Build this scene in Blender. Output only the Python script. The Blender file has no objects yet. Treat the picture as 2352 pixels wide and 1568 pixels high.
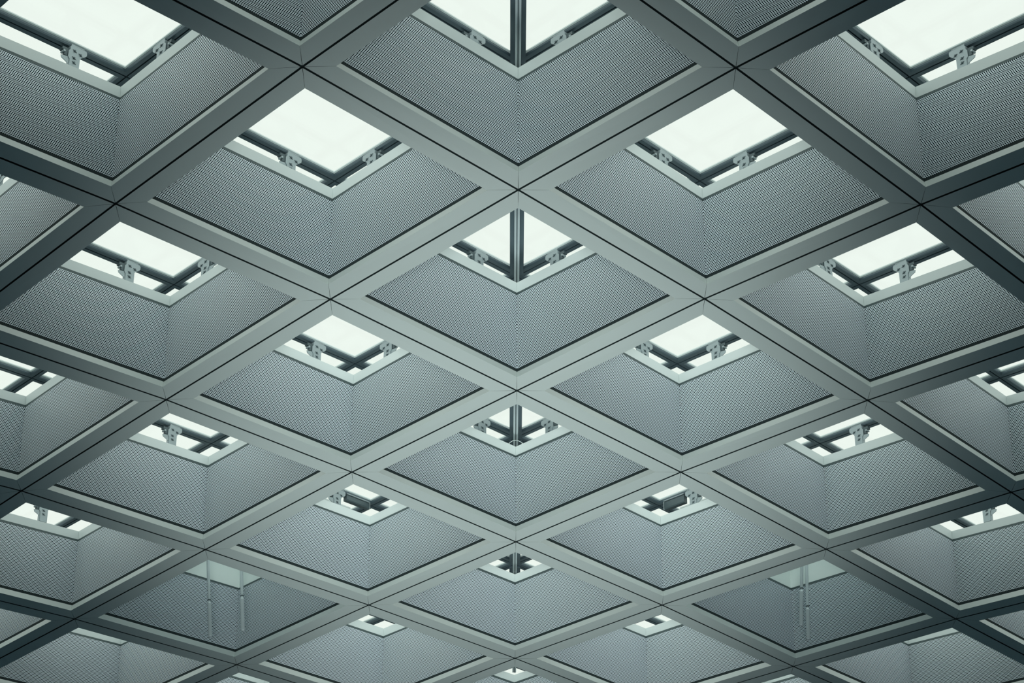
import bpy, bmesh, math
from mathutils import Vector, Matrix

# ------------------------------------------------------------------ camera, sky, lights, exposure
S = 1.5            # metres per lattice unit (half a coffer diagonal)
EYE = 1.6          # camera height above the floor
PITCH, ROLL, YAW = 2.10709, -0.00112, -0.00214
CAM_H = 6.60392    # lattice units from the camera up to the ceiling's reference level
CAM_X, CAM_Y = -0.05263, -12.14148 + 3.5
Z0 = EYE + CAM_H * S

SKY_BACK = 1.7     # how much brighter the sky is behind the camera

scene = bpy.context.scene
cam_data = bpy.data.cameras.new('camera')
cam_data.sensor_width = 36.0
cam_data.lens = 5379.344 / 2352.0 * 36.0
cam_data.clip_end = 500
cam = bpy.data.objects.new('camera', cam_data)
scene.collection.objects.link(cam)
rot = Matrix.Rotation(YAW, 4, 'Z') @ Matrix.Rotation(PITCH, 4, 'X') @ Matrix.Rotation(ROLL, 4, 'Z')
cam.matrix_world = Matrix.Translation((CAM_X * S, CAM_Y * S, EYE)) @ rot
scene.camera = cam

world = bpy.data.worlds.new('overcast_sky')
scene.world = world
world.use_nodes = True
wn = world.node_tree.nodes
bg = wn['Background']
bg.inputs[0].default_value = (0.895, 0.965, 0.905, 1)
# overcast sky, brightened behind the camera as added fill for the panels
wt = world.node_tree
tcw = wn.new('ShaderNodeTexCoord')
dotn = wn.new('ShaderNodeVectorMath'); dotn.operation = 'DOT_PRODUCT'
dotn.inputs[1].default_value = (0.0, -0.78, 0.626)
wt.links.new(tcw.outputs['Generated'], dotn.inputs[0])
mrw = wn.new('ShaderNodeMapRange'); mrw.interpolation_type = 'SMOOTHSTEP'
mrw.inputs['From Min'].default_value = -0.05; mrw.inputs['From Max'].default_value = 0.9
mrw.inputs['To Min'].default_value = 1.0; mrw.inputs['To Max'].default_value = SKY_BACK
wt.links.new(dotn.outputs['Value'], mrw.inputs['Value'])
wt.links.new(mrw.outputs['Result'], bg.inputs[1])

def spot(name, loc, target, power, size, blend, radius, color):
    d = bpy.data.lights.new(name, 'SPOT')
    d.energy = power; d.spot_size = size; d.spot_blend = blend
    d.shadow_soft_size = radius; d.color = color
    o = bpy.data.objects.new(name, d)
    scene.collection.objects.link(o)
    o.location = loc
    o.rotation_euler = (Vector(target) - Vector(loc)).to_track_quat('-Z', 'Y').to_euler()
    return o
# added fill spot without fixture, brightens the panels and fades towards the edges
front_fill = spot('fill_light_front', (-0.1 * S, -9.0 * S, 1.2), (-0.1 * S, 4.7 * S, Z0), 10500, math.radians(28), 1.0, 1.2, (0.93, 1.0, 0.96))
front_fill.scale = (0.74, 1.0, 1.0)
# second added fill spot, lights the beam undersides with an elliptical falloff
up = spot('fill_light_below', (-0.1 * S, 3.9 * S, 0.8), (0, 0, 0), 2350, math.radians(76), 1.0, 1.0, (0.93, 1.0, 0.96))
up.rotation_euler = (math.pi, 0, 0)
up.scale = (0.54, 1.0, 1.0)

scene.view_settings.view_transform = 'Standard'
scene.view_settings.look = 'None'
scene.view_settings.exposure = 0.0
scene.view_settings.gamma = 1.0
scene.view_settings.use_curve_mapping = False

# ------------------------------------------------------------------ materials
def mat(name, col, rough=0.5, metal=0.0, spec=0.5, noise=0.0, nscale=2.0):
    m = bpy.data.materials.new(name); m.use_nodes = True
    nt = m.node_tree; b = nt.nodes['Principled BSDF']
    b.inputs['Base Color'].default_value = (*col, 1)
    b.inputs['Roughness'].default_value = rough
    b.inputs['Metallic'].default_value = metal
    b.inputs['Specular IOR Level'].default_value = spec
    if noise:
        tc = nt.nodes.new('ShaderNodeTexCoord')
        n = nt.nodes.new('ShaderNodeTexNoise'); n.inputs['Scale'].default_value = nscale
        n.inputs['Detail'].default_value = 4
        nt.links.new(tc.outputs['Object'], n.inputs['Vector'])
        mr = nt.nodes.new('ShaderNodeMapRange')
        mr.inputs['To Min'].default_value = 1 - noise; mr.inputs['To Max'].default_value = 1 + noise
        nt.links.new(n.outputs['Fac'], mr.inputs['Value'])
        mx = nt.nodes.new('ShaderNodeVectorMath'); mx.operation = 'SCALE'
        mx.inputs[0].default_value = col
        nt.links.new(mr.outputs['Result'], mx.inputs['Scale'])
        nt.links.new(mx.outputs['Vector'], b.inputs['Base Color'])
        mr2 = nt.nodes.new('ShaderNodeMapRange')
        mr2.inputs['To Min'].default_value = max(0, rough - .06); mr2.inputs['To Max'].default_value = rough + .06
        nt.links.new(n.outputs['Fac'], mr2.inputs['Value'])
        nt.links.new(mr2.outputs['Result'], b.inputs['Roughness'])
    return m

M = {}
M['rim'] = mat('painted_aluminium', (0.51, 0.58, 0.57), 0.42, 0.0, 0.5, 0.03, 1.5)
M['band'] = mat('anodised_frame', (0.61, 0.685, 0.685), 0.38, 0.0, 0.5, 0.03, 1.5)
M['gap'] = mat('joint_shade', (0.022, 0.036, 0.038), 0.8, 0, .2)  # near-black colour standing in for shade deep in the gaps
M['gap2'] = mat('grey_joint', (0.045, 0.075, 0.08), 0.6)
M['bar'] = mat('slate_glazing_bar', (0.07, 0.105, 0.125), 0.35, 0.3, 0.5, 0.05, 3)
M['bardark'] = mat('black_gasket', (0.012, 0.018, 0.024), 0.5)
M['seal'] = mat('pale_glazing_seal', (0.62, 0.70, 0.70), 0.5)
M['steel'] = mat('zinc_bracket', (0.27, 0.33, 0.35), 0.4, 0.35, 0.5, 0.08, 8)
M['steeldark'] = mat('dark_steel', (0.06, 0.09, 0.10), 0.45, 0.3)
M['rail'] = mat('grey_steel_rail', (0.50, 0.58, 0.60), 0.35, 0.2)
M['rod'] = mat('brushed_tube', (0.62, 0.70, 0.72), 0.25, 0.35)
M['lid'] = mat('matt_white_board', (0.66, 0.74, 0.72), 0.6)
M['wall'] = mat('hall_wall_paint', (0.28, 0.42, 0.50), 0.8, noise=.04, nscale=.5)
M['floor'] = mat('hall_floor_stone', (0.28, 0.42, 0.52), 0.6, noise=.08, nscale=.6)
M['outer'] = mat('outer_ceiling_board', (0.34, 0.40, 0.41), 0.6)
M['cable'] = mat('white_cable', (0.6, 0.68, 0.68), 0.5)

def opal():  # translucency added so daylight brightens the tall frame boards below
    m = bpy.data.materials.new('opal_board'); m.use_nodes = True
    nt = m.node_tree; b = nt.nodes['Principled BSDF']
    b.inputs['Base Color'].default_value = (0.86, 0.90, 0.91, 1); b.inputs['Roughness'].default_value = 0.6
    t = nt.nodes.new('ShaderNodeBsdfTranslucent'); t.inputs[0].default_value = (0.86, 0.90, 0.91, 1)
    mx = nt.nodes.new('ShaderNodeMixShader'); mx.inputs[0].default_value = 0.8
    nt.links.new(b.outputs[0], mx.inputs[1]); nt.links.new(t.outputs[0], mx.inputs[2])
    nt.links.new(mx.outputs[0], nt.nodes['Material Output'].inputs['Surface'])
    return m
M['opal'] = opal()

# perforated sheet: staggered round holes, pitch and diameter in metres through the UV map
def perforated():
    m = bpy.data.materials.new('perforated_sheet'); m.use_nodes = True
    nt = m.node_tree; b = nt.nodes['Principled BSDF']; L = nt.links
    P = 0.0117 * S; R = 0.345
    uv = nt.nodes.new('ShaderNodeUVMap'); uv.uv_map = 'UVMap'
    sep = nt.nodes.new('ShaderNodeSeparateXYZ'); L.new(uv.outputs['UV'], sep.inputs[0])
    def math_(op, a, bb=None, c=None):
        n = nt.nodes.new('ShaderNodeMath'); n.operation = op
        for i, x in enumerate((a, bb, c)):
            if x is None: continue
            if isinstance(x, (int, float)): n.inputs[i].default_value = x
            else: L.new(x, n.inputs[i])
        return n.outputs[0]
    def dist(off):
        x = math_('SUBTRACT', math_('FRACT', math_('ADD', math_('DIVIDE', sep.outputs['X'], P), off + 50)), 0.5)
        y = math_('MULTIPLY', math_('SUBTRACT', math_('FRACT', math_('ADD', math_('DIVIDE', sep.outputs['Y'], P * 3 ** .5), off + 50)), 0.5), 3 ** .5)
        return math_('SQRT', math_('ADD', math_('MULTIPLY', x, x), math_('MULTIPLY', y, y)))
    d = math_('MINIMUM', dist(0.0), dist(0.5))
    hole = math_('LESS_THAN', d, R)
    mix = nt.nodes.new('ShaderNodeMix'); mix.data_type = 'RGBA'
    L.new(hole, mix.inputs['Factor'])
    mix.inputs['A'].default_value = (0.64, 0.735, 0.79, 1)
    mix.inputs['B'].default_value = (0.006, 0.012, 0.018, 1)
    L.new(mix.outputs['Result'], b.inputs['Base Color'])
    b.inputs['Metallic'].default_value = 0.0
    mr = nt.nodes.new('ShaderNodeMix'); mr.data_type = 'FLOAT'
    L.new(hole, mr.inputs['Factor']); mr.inputs['A'].default_value = 0.36; mr.inputs['B'].default_value = 1.0
    L.new(mr.outputs['Result'], b.inputs['Roughness'])
    ms = nt.nodes.new('ShaderNodeMix'); ms.data_type = 'FLOAT'
    L.new(hole, ms.inputs['Factor']); ms.inputs['A'].default_value = 0.5; ms.inputs['B'].default_value = 0.0
    L.new(ms.outputs['Result'], b.inputs['Specular IOR Level'])
    return m
M['perf'] = perforated()

def glass():
    m = bpy.data.materials.new('roof_glass'); m.use_nodes = True
    nt = m.node_tree; nt.nodes.remove(nt.nodes['Principled BSDF'])
    out = nt.nodes['Material Output']
    t = nt.nodes.new('ShaderNodeBsdfTransparent'); t.inputs[0].default_value = (0.985, 0.995, 0.988, 1)
    g = nt.nodes.new('ShaderNodeBsdfGlossy'); g.inputs['Roughness'].default_value = 0.05
    g.inputs['Color'].default_value = (0.9, 0.95, 0.93, 1)
    mx = nt.nodes.new('ShaderNodeMixShader'); mx.inputs[0].default_value = 0.02
    nt.links.new(t.outputs[0], mx.inputs[1]); nt.links.new(g.outputs[0], mx.inputs[2])
    nt.links.new(mx.outputs[0], out.inputs['Surface'])
    return m
M['glass'] = glass()

# ------------------------------------------------------------------ the vaulted lattice
DZ = {(-1, 0): -0.0016, (1, 0): -0.0069, (-2, 1): 0.0005, (2, 1): -0.0042, (0, 1): -0.0125, (-2, 5): 0.0, (2, 5): 0.002,
      (0, 7): 0.0102, (0, 3): -0.0115, (-2, 3): 0.007, (-1, 2): -0.0007, (1, 2): 0.002, (2, 3): 0.0029, (-1, 4): 0.0032,
      (1, 4): 0.0029, (-3, 4): 0.0123, (3, 4): 0.0024, (0, 5): -0.004, (-3, 6): 0.0013, (3, 6): -0.0003, (-1, 6): 0.0052,
      (1, 6): 0.0046, (-2, 7): 0.001, (2, 7): -0.0136}
def clampuv(u, v):
    return max(-5, min(5, u)), max(-3, min(10, v))
def vault(u, v):
    cu, cv = clampuv(u, v)
    w = cv - 3.5
    z = -0.03641 * cu * cu / 2 + 0.00563 * w * w / 2 + 0.00234 * cu * cu * w
    return Vector((u - 0.03641 ** 2 * cu ** 3 / 6, v - 3.5, z))
TOPZ = {(0, 1): .005, (0, 3): .009, (0, 5): .006, (-1, 2): -.006, (1, 2): -.004, (-1, 4): -.012, (1, 4): -.008, (-2, 3): .008, (2, 3): .006}
def top_scale(u, v):       # how tall the coffer lining is at a node, 1 = 0.6 units
    cu, cv = clampuv(u, v); w = cv - 3.5
    return (0.60317 - 0.00295 * w - 0.00283 * cu * cu + 0.00043 * w * w + 0.00061 * cu * cu * w + TOPZ.get((u, v), 0)) / 0.6
def glass_h(u, v):
    cu, cv = clampuv(u, v); w = cv - 3.5
    return 0.76088 - 0.00012 * w + 0.00472 * cu * cu - 0.00042 * w * w - 0.00086 * cu * cu * w
def node(u, v, h):
    """lattice node (u, v) at height h above the ceiling plane -> world position"""
    p = vault(u, v)
    f = max(0.0, 1 - h / 0.6)
    if h <= 0.62:
        z = p.z + DZ.get((u, v), 0) * f + (h * (1 + (top_scale(u, v) - 1) * min(1, h / 0.5)))
        x = p.x
    else:
        z = p.z + h - 0.77117 + glass_h(u, v)
        x = p.x * 1.006
    return Vector((x * S, p.y * S + 3.5 * S, z * S + Z0))
HE = math.sqrt(2) / 2
def cell_point(u, v, s, t, h):
    a, b_, c, d = node(u, v - 1, h), node(u + 1, v, h), node(u, v + 1, h), node(u - 1, v, h)
    s = (s + 1) / 2; t = (t + 1) / 2
    return a * (1 - s) * (1 - t) + b_ * s * (1 - t) + c * s * t + d * (1 - s) * t
def ring_point(u, v, k, inset, h, slide=0.0):
    """corner k (0 near, 1 right, 2 far, 3 left) of the square inset from the cell edge"""
    q = 1 - inset / HE
    s, t = [(-1, -1), (1, -1), (1, 1), (-1, 1)][k]
    return cell_point(u, v, s * q, t * q, h)

# ------------------------------------------------------------------ mesh helpers
col = scene.collection
def link_mesh(name, bm, m, parent=None, origin=None):
    me = bpy.data.meshes.new(name)
    bmesh.ops.recalc_face_normals(bm, faces=bm.faces)
    bm.to_mesh(me); bm.free()
    for mm in (m if isinstance(m, (list, tuple)) else [m]): me.materials.append(mm)
    o = bpy.data.objects.new(name, me); col.objects.link(o)
    if origin is not None:
        me.transform(Matrix.Translation(-origin))
        if parent is None: o.location = origin
    if parent is not None:
        o.parent = parent
    return o
def empty(name, loc):
    o = bpy.data.objects.new(name, None); col.objects.link(o)
    o.location = loc; o.empty_display_size = 0.1
    return o
def tag(o, label=None, cat=None, group=None, kind=None):
    if label: o['label'] = label
    if cat: o['category'] = cat
    if group: o['group'] = group
    if kind: o['kind'] = kind
    return o

def sweep_side(bm, u, v, k, profile, joint=0.0, mi=0, dark=None, dark_mi=1):
    """profile = [(inset, h)...] closed, swept along side k (corner k -> corner k+1) with mitred ends;
    joint = half the mitre gap, in lattice units"""
    k2 = (k + 1) % 4
    A, B = [], []
    for ins, h in profile:
        a = ring_point(u, v, k, ins, h); b_ = ring_point(u, v, k2, ins, h)
        d = (b_ - a).normalized() * ((joint if ins < .09 or h > .1 else joint * .25) * S)
        A.append(bm.verts.new(a + d)); B.append(bm.verts.new(b_ - d))
    n = len(profile); fs = []
    for i in range(n):
        j = (i + 1) % n
        fs.append(bm.faces.new((A[i], A[j], B[j], B[i])))
    fs.append(bm.faces.new(A)); fs.append(bm.faces.new(list(reversed(B))))
    for f in fs: f.material_index = mi
    if dark is not None:
        for i in dark: fs[i].material_index = dark_mi
    return fs

RIM = [(.0062, 0), (.1105, 0), (.0950, .046), (.0885, .046), (.0885, .011), (.0062, .011)]
GAP_SHADE = [(0, .0115), (.0880, .0115), (.0880, .0465), (.0938, .0465), (.0948, .0640), (0, .0640)]  # dark backing strip, painted in place of the shade inside the gap
PANEL = [(.0953, .0645), (.1160, .5220), (.1110, .5220), (.0903, .0645)]
GAP2 = [(.1075, .5222), (.1135, .5222), (.1115, .5410), (.1075, .5410)]
BAND = [(.1124, .5412), (.1206, .6000), (.0300, .6000), (.0300, .5950), (.1050, .5950), (.1050, .5412)]
BAR = [(.0040, .7700), (.0285, .7700), (.0315, .7780), (.0315, .8000), (.0040, .8000)]
BARG = [(0, .7850), (.0040, .7850), (.0040, .8000), (0, .8000)]
SEAL = [(.0315, .7880), (.0385, .7920), (.0385, .7990), (.0315, .7990)]

def panel_side(bm, u, v, k, mi=0):
    uvl = bm.loops.layers.uv.get('UVMap') or bm.loops.layers.uv.new('UVMap')
    fs = sweep_side(bm, u, v, k, PANEL, 0.0004, mi)
    f = fs[0]
    k2 = (k + 1) % 4
    # metric UV: x along the bottom edge, y up the slope, both from the middle of the bottom edge
    a = ring_point(u, v, k, *PANEL[0]); b_ = ring_point(u, v, k2, *PANEL[0])
    ex = (b_ - a).normalized(); o = (a + b_) / 2
    up = (ring_point(u, v, k, *PANEL[1]) + ring_point(u, v, k2, *PANEL[1])) / 2 - o
    ey = (up - ex * up.dot(ex)).normalized()
    for fc in fs:
        for lp in fc.loops:
            r = lp.vert.co - o
            lp[uvl].uv = (r.dot(ex), r.dot(ey)) if fc is f else (0.0, 0.0)

def slab(bm, pts_lo, th, mi=0):
    lo = [bm.verts.new(p) for p in pts_lo]
    hi = [bm.verts.new(p + Vector((0, 0, th))) for p in pts_lo]
    n = len(lo)
    fs = [bm.faces.new(lo), bm.faces.new(list(reversed(hi)))]
    for i in range(n):
        j = (i + 1) % n
        fs.append(bm.faces.new((lo[i], lo[j], hi[j], hi[i])))
    for f in fs: f.material_index = mi

def box(bm, o, ex, ey, ez, x0, x1, y0, y1, z0, z1, mi=0):
    vs = [bm.verts.new(o + ex * x + ey * y + ez * z) for z in (z0, z1) for y in (y0, y1) for x in (x0, x1)]
    for q in ((0, 1, 3, 2), (4, 6, 7, 5), (0, 4, 5, 1), (2, 3, 7, 6), (0, 2, 6, 4), (1, 5, 7, 3)):
        bm.faces.new([vs[i] for i in q]).material_index = mi
def extrude_poly(bm, o, ex, ez, ey, pts, y0, y1, mi=0):
    a = [bm.verts.new(o + ex * x + ez * z + ey * y0) for x, z in pts]
    b_ = [bm.verts.new(o + ex * x + ez * z + ey * y1) for x, z in pts]
    n = len(a)
    bm.faces.new(a).material_index = mi; bm.faces.new(list(reversed(b_))).material_index = mi
    for i in range(n):
        j = (i + 1) % n
        bm.faces.new((a[i], a[j], b_[j], b_[i])).material_index = mi
def tube(bm, pts, r, seg=16, cap=True):
    rings = []
    for i, p in enumerate(pts):
        p = Vector(p)
        d = (Vector(pts[min(i + 1, len(pts) - 1)]) - Vector(pts[max(i - 1, 0)])).normalized()
        x = d.orthogonal().normalized() if abs(d.z) < .9 else Vector((1, 0, 0))
        x = (x - d * x.dot(d)).normalized(); y = d.cross(x)
        rr = r[i] if isinstance(r, (list, tuple)) else r
        rings.append([bm.verts.new(p + x * rr * math.cos(2 * math.pi * q / seg) + y * rr * math.sin(2 * math.pi * q / seg)) for q in range(seg)])
    for a, b_ in zip(rings, rings[1:]):
        for q in range(seg):
            bm.faces.new((a[q], a[(q + 1) % seg], b_[(q + 1) % seg], b_[q]))
    if cap:
        bm.faces.new(list(reversed(rings[0]))); bm.faces.new(rings[-1])

# ------------------------------------------------------------------ which coffers exist
ROWS = {-1: [-1, 1], 0: [-2, 0, 2], 1: [-3, -1, 1, 3], 2: [-2, 0, 2], 3: [-3, -1, 1, 3], 4: [-4, -2, 0, 2, 4],
        5: [-3, -1, 1, 3], 6: [-4, -2, 0, 2, 4], 7: [-3, -1, 1, 3], 8: [-2, 0, 2]}
CELLS = [(u, v) for v in ROWS for u in ROWS[v]]
BLANK = {(-2, 6), (2, 6)}
ORD = ['topmost', 'second', 'third', 'fourth', 'fifth', 'sixth', 'seventh', 'eighth', 'ninth', 'bottom']
def place(u, v):
    """where in the photo: words for the row and the place in it"""
    vis = ROWS[v]; n = len(vis); i = vis.index(u)
    if n == 2: w = ['left', 'right'][i]
    elif n == 3: w = ['left', 'middle', 'right'][i]
    elif n == 4: w = ['far left', 'centre left', 'centre right', 'far right'][i]
    else: w = ['far left', 'left', 'middle', 'right', 'far right'][i]
    return w, ORD[v + 1]

def window_label(u, v):
    w, r = place(u, v)
    if (u, v) in BLANK: return f'roof glass above the closed {w} coffer, {r} row from the top'
    if u == 0: return f'skylight split by a bar over the {w} coffer, {r} row from the top'
    return f'white skylight over the {w} coffer in the {r} row from the top'
def coffer_label(u, v):
    w, r = place(u, v)
    if (u, v) in BLANK: return f'darker closed {w} coffer with two hanging rods, {r} row from the top'
    if u == 0: return f'{w} coffer of perforated metal under a split skylight, {r} row'
    return f'{w} coffer of perforated grey metal in the {r} row from the top'

WN = [0]
def build_window_meshes(u, v, add):
    """add(name, bm, material, parent_kind)"""
    bm = bmesh.new()
    for k in range(4): sweep_side(bm, u, v, k, BAR)
    add('window_frame', bm, M['bar'])
    bm = bmesh.new()
    for k in range(4): sweep_side(bm, u, v, k, BARG)
    add('black_gasket', bm, M['bardark'])
    bm = bmesh.new()
    for k in range(4): sweep_side(bm, u, v, k, SEAL)
    add('glazing_seal', bm, M['seal'])
    C4 = [ring_point(u, v, k, .0315, .7990) for k in range(4)]
    if u == 0:
        off = Vector((.036 * S, 0, 0))
        for side, idx in ((1, (0, 1, 2)), (-1, (0, 2, 3))):
            bm = bmesh.new()
            pts = [C4[i] + (off * side if i in (0, 2) else Vector()) for i in idx]
            slab(bm, pts, .012)
            add('pane', bm, M['glass'])
        bm = bmesh.new()
        a = node(0, v - 1, .7850); b_ = node(0, v + 1, .7850)
        ey = (b_ - a).normalized(); ex = Vector((1, 0, 0)); ez = ex.cross(ey)
        for sg in (-1, 1):
            x0, x1 = sorted((sg * .016 * S, sg * .040 * S))
            box(bm, a, ex, ey, ez, x0, x1, .05, (b_ - a).length - .05, -.028 * S, .018 * S)
        box(bm, a, ex, ey, ez, -.016 * S, .016 * S, .05, (b_ - a).length - .05, -.005 * S, .018 * S)
        add('ridge_mullion', bm, M['bar'])
    else:
        bm = bmesh.new(); slab(bm, C4, .012)
        add('pane', bm, M['glass'])

def build_window(u, v):
    WN[0] += 1
    c = cell_point(u, v, 0, 0, .77)
    e = empty(f'window_{WN[0]}', c)
    tag(e, window_label(u, v), 'skylight', 'skylight panes above the coffers', 'structure')
    build_window_meshes(u, v, lambda n, bm, m: link_mesh(n, bm, m, e, c))

def build_coffer(u, v):
    c = cell_point(u, v, 0, 0, 0)
    e = empty('ceiling_coffer', c)
    tag(e, coffer_label(u, v), 'ceiling coffer', 'square ceiling coffers of the vault')
    for k in range(4):
        bm = bmesh.new(); sweep_side(bm, u, v, k, RIM, 0.0018, 0, (5, 6, 7)); link_mesh('rim_board', bm, [M['rim'], M['gap']], e, c)  # groove and mitre faces coloured dark as gap shade
    bm = bmesh.new()
    for k in range(4): sweep_side(bm, u, v, k, GAP_SHADE)
    link_mesh('lower_joint', bm, M['gap'], e, c)
    for k in range(4):
        bm = bmesh.new(); panel_side(bm, u, v, k); link_mesh('perforated_panel', bm, M['perf'], e, c)
    bm = bmesh.new()
    for k in range(4): sweep_side(bm, u, v, k, GAP2)
    link_mesh('upper_joint', bm, M['gap2'], e, c)
    if (u, v) in BLANK:
        prof = [(.1124, .5412), (.1206, .6190), (.1150, .6190), (.1060, .5412)]
        for k in range(4):
            bm = bmesh.new()
            k2 = (k + 1) % 4
            lo = [ring_point(u, v, q, .1124, .5412) for q in (k, k2)]
            th = [ring_point(u, v, q, .1060, .5412) for q in (k, k2)]
            up = Vector((0, 0, .205 * S))
            vs = [bm.verts.new(p) for p in (lo[0], lo[1], lo[1] + up, lo[0] + up, th[0], th[1], th[1] + up, th[0] + up)]
            for q in ((0, 1, 2, 3), (4, 7, 6, 5), (0, 4, 5, 1), (3, 2, 6, 7), (0, 3, 7, 4), (1, 5, 6, 2)):
                bm.faces.new([vs[i] for i in q])
            link_mesh('tall_frame_board', bm, M['lid'], e, c)
        bm = bmesh.new()
        slab(bm, [ring_point(u, v, q, .1060, .5412) + Vector((0, 0, .206 * S)) for q in range(4)], .012)
        link_mesh('closing_board', bm, M['opal'], e, c)
    else:
        for k in range(4):
            bm = bmesh.new(); sweep_side(bm, u, v, k, BAND, 0.0004); link_mesh('upper_frame_board', bm, M['band'], e, c)

for (u, v) in CELLS:
    build_coffer(u, v)
    build_window(u, v)

# ------------------------------------------------------------------ rails under the ridge
def build_rail(v):
    a = node(0, v - 1, .70) ; b_ = node(0, v + 1, .70)
    ey = (b_ - a).normalized(); ex = Vector((1, 0, 0)); ez = ex.cross(ey)
    L = (b_ - a).length
    e = empty('ridge_rail', (a + b_) / 2)
    tag(e, f'pale vertical steel rail crossing the split skylight in the {ORD[v + 1]} row', 'rail', 'rails along the ridge of the vault')
    o = a - e.location
    bm = bmesh.new()
    box(bm, o, ex, ey, ez, -.0150 * S, .0150 * S, .004, L - .004, .010 * S, .052 * S)
    for sg in (-1, 1):
        box(bm, o, ex, ey, ez, sg * .0095 * S - .002 * S, sg * .0095 * S + .002 * S, .004, L - .004, .004 * S, .010 * S)
    link_mesh('rail_body', bm, M['rail'], e)
    bm = bmesh.new()
    box(bm, o, ex, ey, ez, -.0030 * S, .0030 * S, .004, L - .004, .0055 * S, .0098 * S)
    link_mesh('rail_groove', bm, M['steeldark'], e)
for v in (0, 2, 4, 6, 8): build_rail(v)

# ------------------------------------------------------------------ brackets holding the coffers to the glazing bars
def build_bracket(u, v, side, frac=.236):
    """on the bar from the far node (u, v+1) towards the left (-1) or right (+1) node, inside cell (u, v)"""
    a = node(u, v + 1, .77); b_ = node(u + side, v, .77)
    ex = (b_ - a).normalized()                       # along the bar, away from the far node
    inner = (cell_point(u, v, 0, 0, .77) - a); inner = (inner - ex * inner.dot(ex)); inner.z = 0; inner.normalize()
    ez = Vector((0, 0, 1)); ey = inner
    o = a + ex * ((b_ - a).length * frac)
    e = empty('clamp_bracket', o)
    w, r = place(u, v)
    sd = 'left' if side < 0 else 'right'
    tag(e, f'grey {sd} bracket under the skylight of the {w} coffer, {r} row', 'bracket', 'clamp brackets under the glazing bars')
    Z = Vector()
    s_ = S
    y = .036 * s_
    bm = bmesh.new()
    pts = [(-.062, -.004), (-.056, .004), (.030, .006), (.036, -.002), (.036, -.022), (.046, -.034), (.046, -.072), (.036, -.084), (.034, -.152), (-.024, -.152), (-.024, -.060), (-.030, -.050), (-.056, -.030), (-.062, -.022)]
    extrude_poly(bm, Z, ex, ez, ey, [(x * s_, z * s_) for x, z in pts], y, y + .006)
    link_mesh('face_plate', bm, M['steel'], e)
    bm = bmesh.new()
    box(bm, Z, ex, ey, ez, -.046 * s_, .034 * s_, -.01, y + .004 * s_, .006 * s_, .011 * s_)
    link_mesh('top_flange', bm, M['steel'], e)
    bm = bmesh.new()
    # side cheek running back under the bar, and its toothed arm
    extrude_poly(bm, Z, ey, ez, ex, [(y, -.004), (y, -.225), (y - .030, -.225), (y - .030, -.10), (-.030, -.05), (-.030, -.012)], .034 * s_, .034 * s_ + .006)
    link_mesh('side_cheek', bm, M['steel'], e)
    bm = bmesh.new()
    box(bm, Z, ex, ey, ez, .040 * s_, .078 * s_, .004 * s_, .030 * s_, -.034 * s_, -.016 * s_)
    box(bm, Z, ex, ey, ez, .044 * s_, .066 * s_, .016 * s_, .034 * s_, -.066 * s_, -.030 * s_)
    link_mesh('dark_arm', bm, M['steeldark'], e)
    bm = bmesh.new()
    tube(bm, [ex * .070 * s_ + ey * .010 * s_ - ez * .046 * s_, ex * .070 * s_ + ey * .040 * s_ - ez * .046 * s_], .0065 * s_, 10)
    extrude_poly(bm, Z, ex, ez, ey, [(.040 * s_, -.070 * s_), (.086 * s_, -.078 * s_), (.082 * s_, -.092 * s_), (.040 * s_, -.112 * s_)], y - .004 * s_, y)
    link_mesh('arm_lug', bm, M['steel'], e)
    for (x, z) in ((.012, -.026), (-.024, -.036), (.012, -.070), (.010, -.098)):
        bm = bmesh.new()
        p = ex * x * s_ + ez * z * s_
        extrude_poly(bm, p, ex, ez, ey, [(-.014 * s_, -.005 * s_), (-.004 * s_, -.006 * s_), (.012 * s_, .006 * s_), (.002 * s_, .006 * s_)], y + .006, y + .009)
        tube(bm, [p + ey * (y + .006), p + ey * (y + .016)], .0052 * s_, 8)
        link_mesh('bolt', bm, M['steeldark'], e)
    bm = bmesh.new()
    box(bm, Z, ex, ey, ez, -.020 * s_, .034 * s_, .0, y + .001, -.156 * s_, -.1515 * s_)
    link_mesh('foot_plate', bm, M['steeldark'], e)
    return e

BR = [(-2, 0, 'LR'), (0, 0, 'LR'), (2, 0, 'LR'), (-3, 1, 'R'), (-1, 1, 'LR'), (1, 1, 'LR'), (3, 1, 'L'), (-2, 2, 'LR'), (0, 2, 'LR'), (2, 2, 'LR'),
      (-1, 3, 'LR'), (1, 3, 'LR'), (-2, 4, 'L'), (0, 4, 'LR'), (2, 4, 'R'), (-3, 5, 'L'), (-1, 5, 'L'), (1, 5, 'R'), (3, 5, 'R')]
BR = [(u, v, -1 if q == 'L' else 1) for u, v, w in BR for q in w]
for a in BR: build_bracket(*a)

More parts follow.
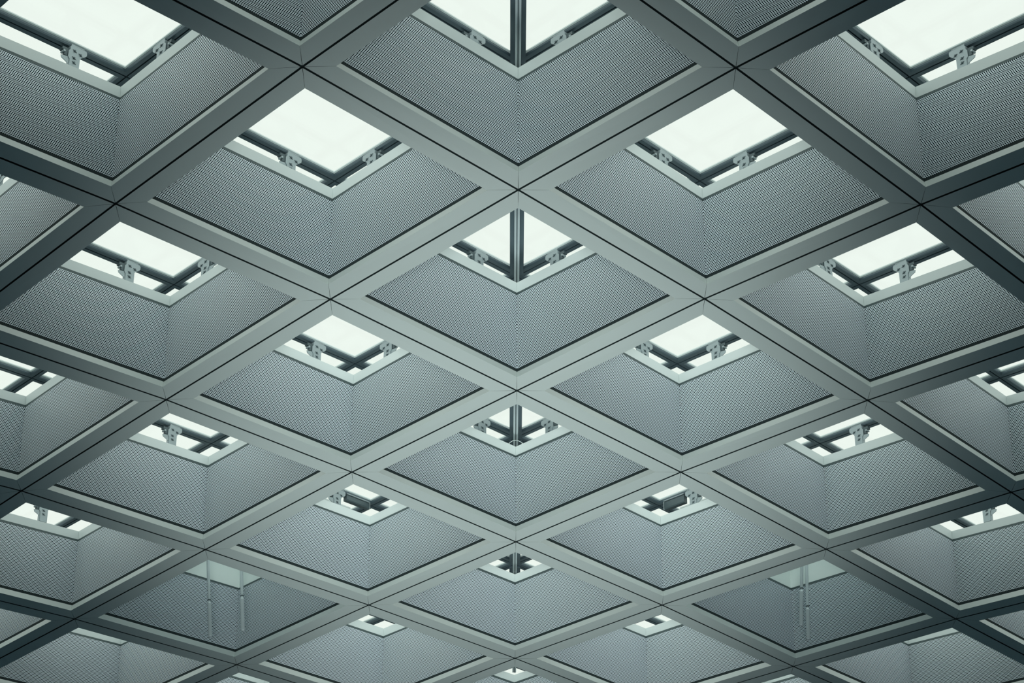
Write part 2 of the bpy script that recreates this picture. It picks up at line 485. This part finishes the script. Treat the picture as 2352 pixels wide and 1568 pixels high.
# ------------------------------------------------------------------ rods hanging through the two closed coffers
def build_rod(u, v, bottom, sleeve, cu, label, group, lean=0.0):
    base = Vector((vault(u, v).x * S, v * S, 0))
    def P(h): return Vector((base.x + lean * (h - bottom) * S, base.y, (vault(u, v).z + h) * S + Z0))
    e = empty('hanging_rod', P(bottom))
    tag(e, label, 'rod', group)
    o = e.location
    bm = bmesh.new(); tube(bm, [P(sleeve - .01) - o, P(.742) - o], .0112 * S, 16); link_mesh('thin_tube', bm, M['rod'], e)
    bm = bmesh.new()
    pts = [P(h) - o for h in (bottom, bottom + .006, sleeve, sleeve + .012)]
    tube(bm, pts, [.010 * S, .0152 * S, .0152 * S, .0118 * S], 20); link_mesh('sleeve', bm, M['rod'], e)
    bm = bmesh.new(); tube(bm, [P(sleeve + .022) - o, P(sleeve + .030) - o], .0128 * S, 16); link_mesh('collar', bm, M['steeldark'], e)
    bm = bmesh.new(); tube(bm, [P(.728) - o, P(.745) - o], .03 * S, 20); link_mesh('ceiling_rose', bm, M['rod'], e)
GR = 'thin metal rods hanging in the two closed coffers'
build_rod(-2.067, 6.0, -.19, .055, -2, 'left and longer of the two rods hanging in the lower left closed coffer', GR, -.09)
build_rod(-1.86, 6.1, -.115, .12, -2, 'right and shorter of the two rods hanging in the lower left closed coffer', GR, -.08)
build_rod(1.94, 6.0, -.115, .135, 2, 'left and shorter of the two rods hanging in the lower right closed coffer', GR, .075)
build_rod(2.00, 6.12, -.165, .055, 2, 'right and longer of the two rods hanging in the lower right closed coffer', GR, .04)

# dark actuator boxes hung beside two of the brackets
def actuator(u, v, side, f0, f1, depth, label):
    a = node(u, v + 1, .77); b_ = node(u + side, v, .77)
    L = (b_ - a).length
    ex = (b_ - a).normalized()
    ey = (cell_point(u, v, 0, 0, .77) - a); ey = ey - ex * ey.dot(ex); ey.z = 0; ey.normalize()
    ez = Vector((0, 0, 1))
    e = empty('actuator_box', a + ex * L * (f0 + f1) / 2)
    tag(e, label, 'box', 'dark boxes hung under the glazing bars')
    h = L * (f1 - f0) / 2
    bm = bmesh.new()
    extrude_poly(bm, Vector(), ey, ez, ex, [(.000, -.004), (.040, -.004), (.050, -.016), (.050, -depth), (.044, -depth - .012), (.000, -depth - .012)], -h, h)
    link_mesh('box_body', bm, M['steeldark'], e)
    bm = bmesh.new()
    box(bm, Vector(), ex, ey, ez, -h, h, .0405, .0560, -.0045, .0045)
    link_mesh('top_edge_strip', bm, M['steel'], e)
    bm = bmesh.new()
    box(bm, Vector(), ex, ey, ez, -h - .006, -h - .0002, .000, .048, -depth - .008, -.006)
    link_mesh('end_cap', bm, M['seal'], e)
actuator(1, 5, 1, .05, .180, .085, 'dark box beside the right bracket of the centre right coffer, seventh row')
actuator(-1, 5, -1, .03, .180, .060, 'dark box beside the left bracket of the centre left coffer, seventh row')

# loose cable by the ridge in the middle coffer of the fifth skylight row
def cable():
    c = node(0, 5, .77)
    pts = []
    for i in range(25):
        t = i / 24
        x = -.075 + .15 * t
        z = -.122 + .045 * math.sin(math.pi * min(1, t * 1.15)) - .012 * (1 - t)
        y = -.10 - .04 * t
        pts.append(Vector((x * S, y * S, z * S)))
    bm = bmesh.new(); tube(bm, pts, .0022 * S, 8)
    o = link_mesh('loose_cable', bm, M['cable']); o.location = c
    tag(o, 'thin white cable curling across the rail in the middle split skylight', 'cable')
cable()

# ------------------------------------------------------------------ the rest of the hall (outside the photograph)
bm = bmesh.new()
done = set(CELLS)
U0, U1, V0, V1 = -13, 13, -19, 17
mats = [M['outer'], M['rim'], M['gap'], M['perf'], M['gap2'], M['band'], M['bar'], M['bardark'], M['seal'], M['glass']]
ringcells = set()
for (u, v) in CELLS:
    for du, dv in ((2, 0), (-2, 0), (1, 1), (1, -1), (-1, 1), (-1, -1), (0, 2), (0, -2)):
        if (u + du, v + dv) not in done: ringcells.add((u + du, v + dv))
bm.loops.layers.uv.new('UVMap')
for (u, v) in sorted(ringcells):
    for k in range(4):
        sweep_side(bm, u, v, k, RIM, .0018, 1, (5, 6, 7), 2); sweep_side(bm, u, v, k, GAP_SHADE, 0, 2)
        panel_side(bm, u, v, k, 3)
        sweep_side(bm, u, v, k, GAP2, 0, 4); sweep_side(bm, u, v, k, BAND, .0008, 5)
        sweep_side(bm, u, v, k, BAR, 0, 6); sweep_side(bm, u, v, k, BARG, 0, 7); sweep_side(bm, u, v, k, SEAL, 0, 8)
    slab(bm, [ring_point(u, v, k, .04, .799) for k in range(4)], .012, 9)
for u in range(U0, U1 + 1):
    for v in range(V0, V1 + 1):
        if (u + v) % 2 == 0 or True:
            if (u + v) % 2: continue
            if (u, v) in done or (u, v) in ringcells: continue
            slab(bm, [node(u, v - 1, 0), node(u + 1, v, 0), node(u, v + 1, 0), node(u - 1, v, 0)], .3, 0)
tag(link_mesh('ceiling', bm, mats), 'plain vaulted ceiling beyond the edges of the view', 'ceiling', kind='structure')

X0, X1, Y0, Y1 = U0 * S, U1 * S, V0 * S, V1 * S
TOP = Z0 + 1.0
def wall(name, x0, x1, y0, y1, z0, z1, m, lab):
    bm = bmesh.new()
    box(bm, Vector(), Vector((1, 0, 0)), Vector((0, 1, 0)), Vector((0, 0, 1)), x0, x1, y0, y1, z0, z1)
    tag(link_mesh(name, bm, m), lab, name.split('_')[0], kind='structure')
wall('floor', X0, X1, Y0, Y1, -.2, 0, M['floor'], 'grey stone floor of the hall')
wall('wall_left', X0 - .3, X0, Y0, Y1, 0, TOP, M['wall'], 'grey left wall of the hall')
wall('wall_right', X1, X1 + .3, Y0, Y1, 0, TOP, M['wall'], 'grey right wall of the hall')
wall('wall_back', X0, X1, Y1, Y1 + .3, 0, TOP, M['wall'], 'grey far wall of the hall')
wall('wall_front', X0, X1, Y0 - .3, Y0, 0, TOP, M['wall'], 'grey wall behind the camera')
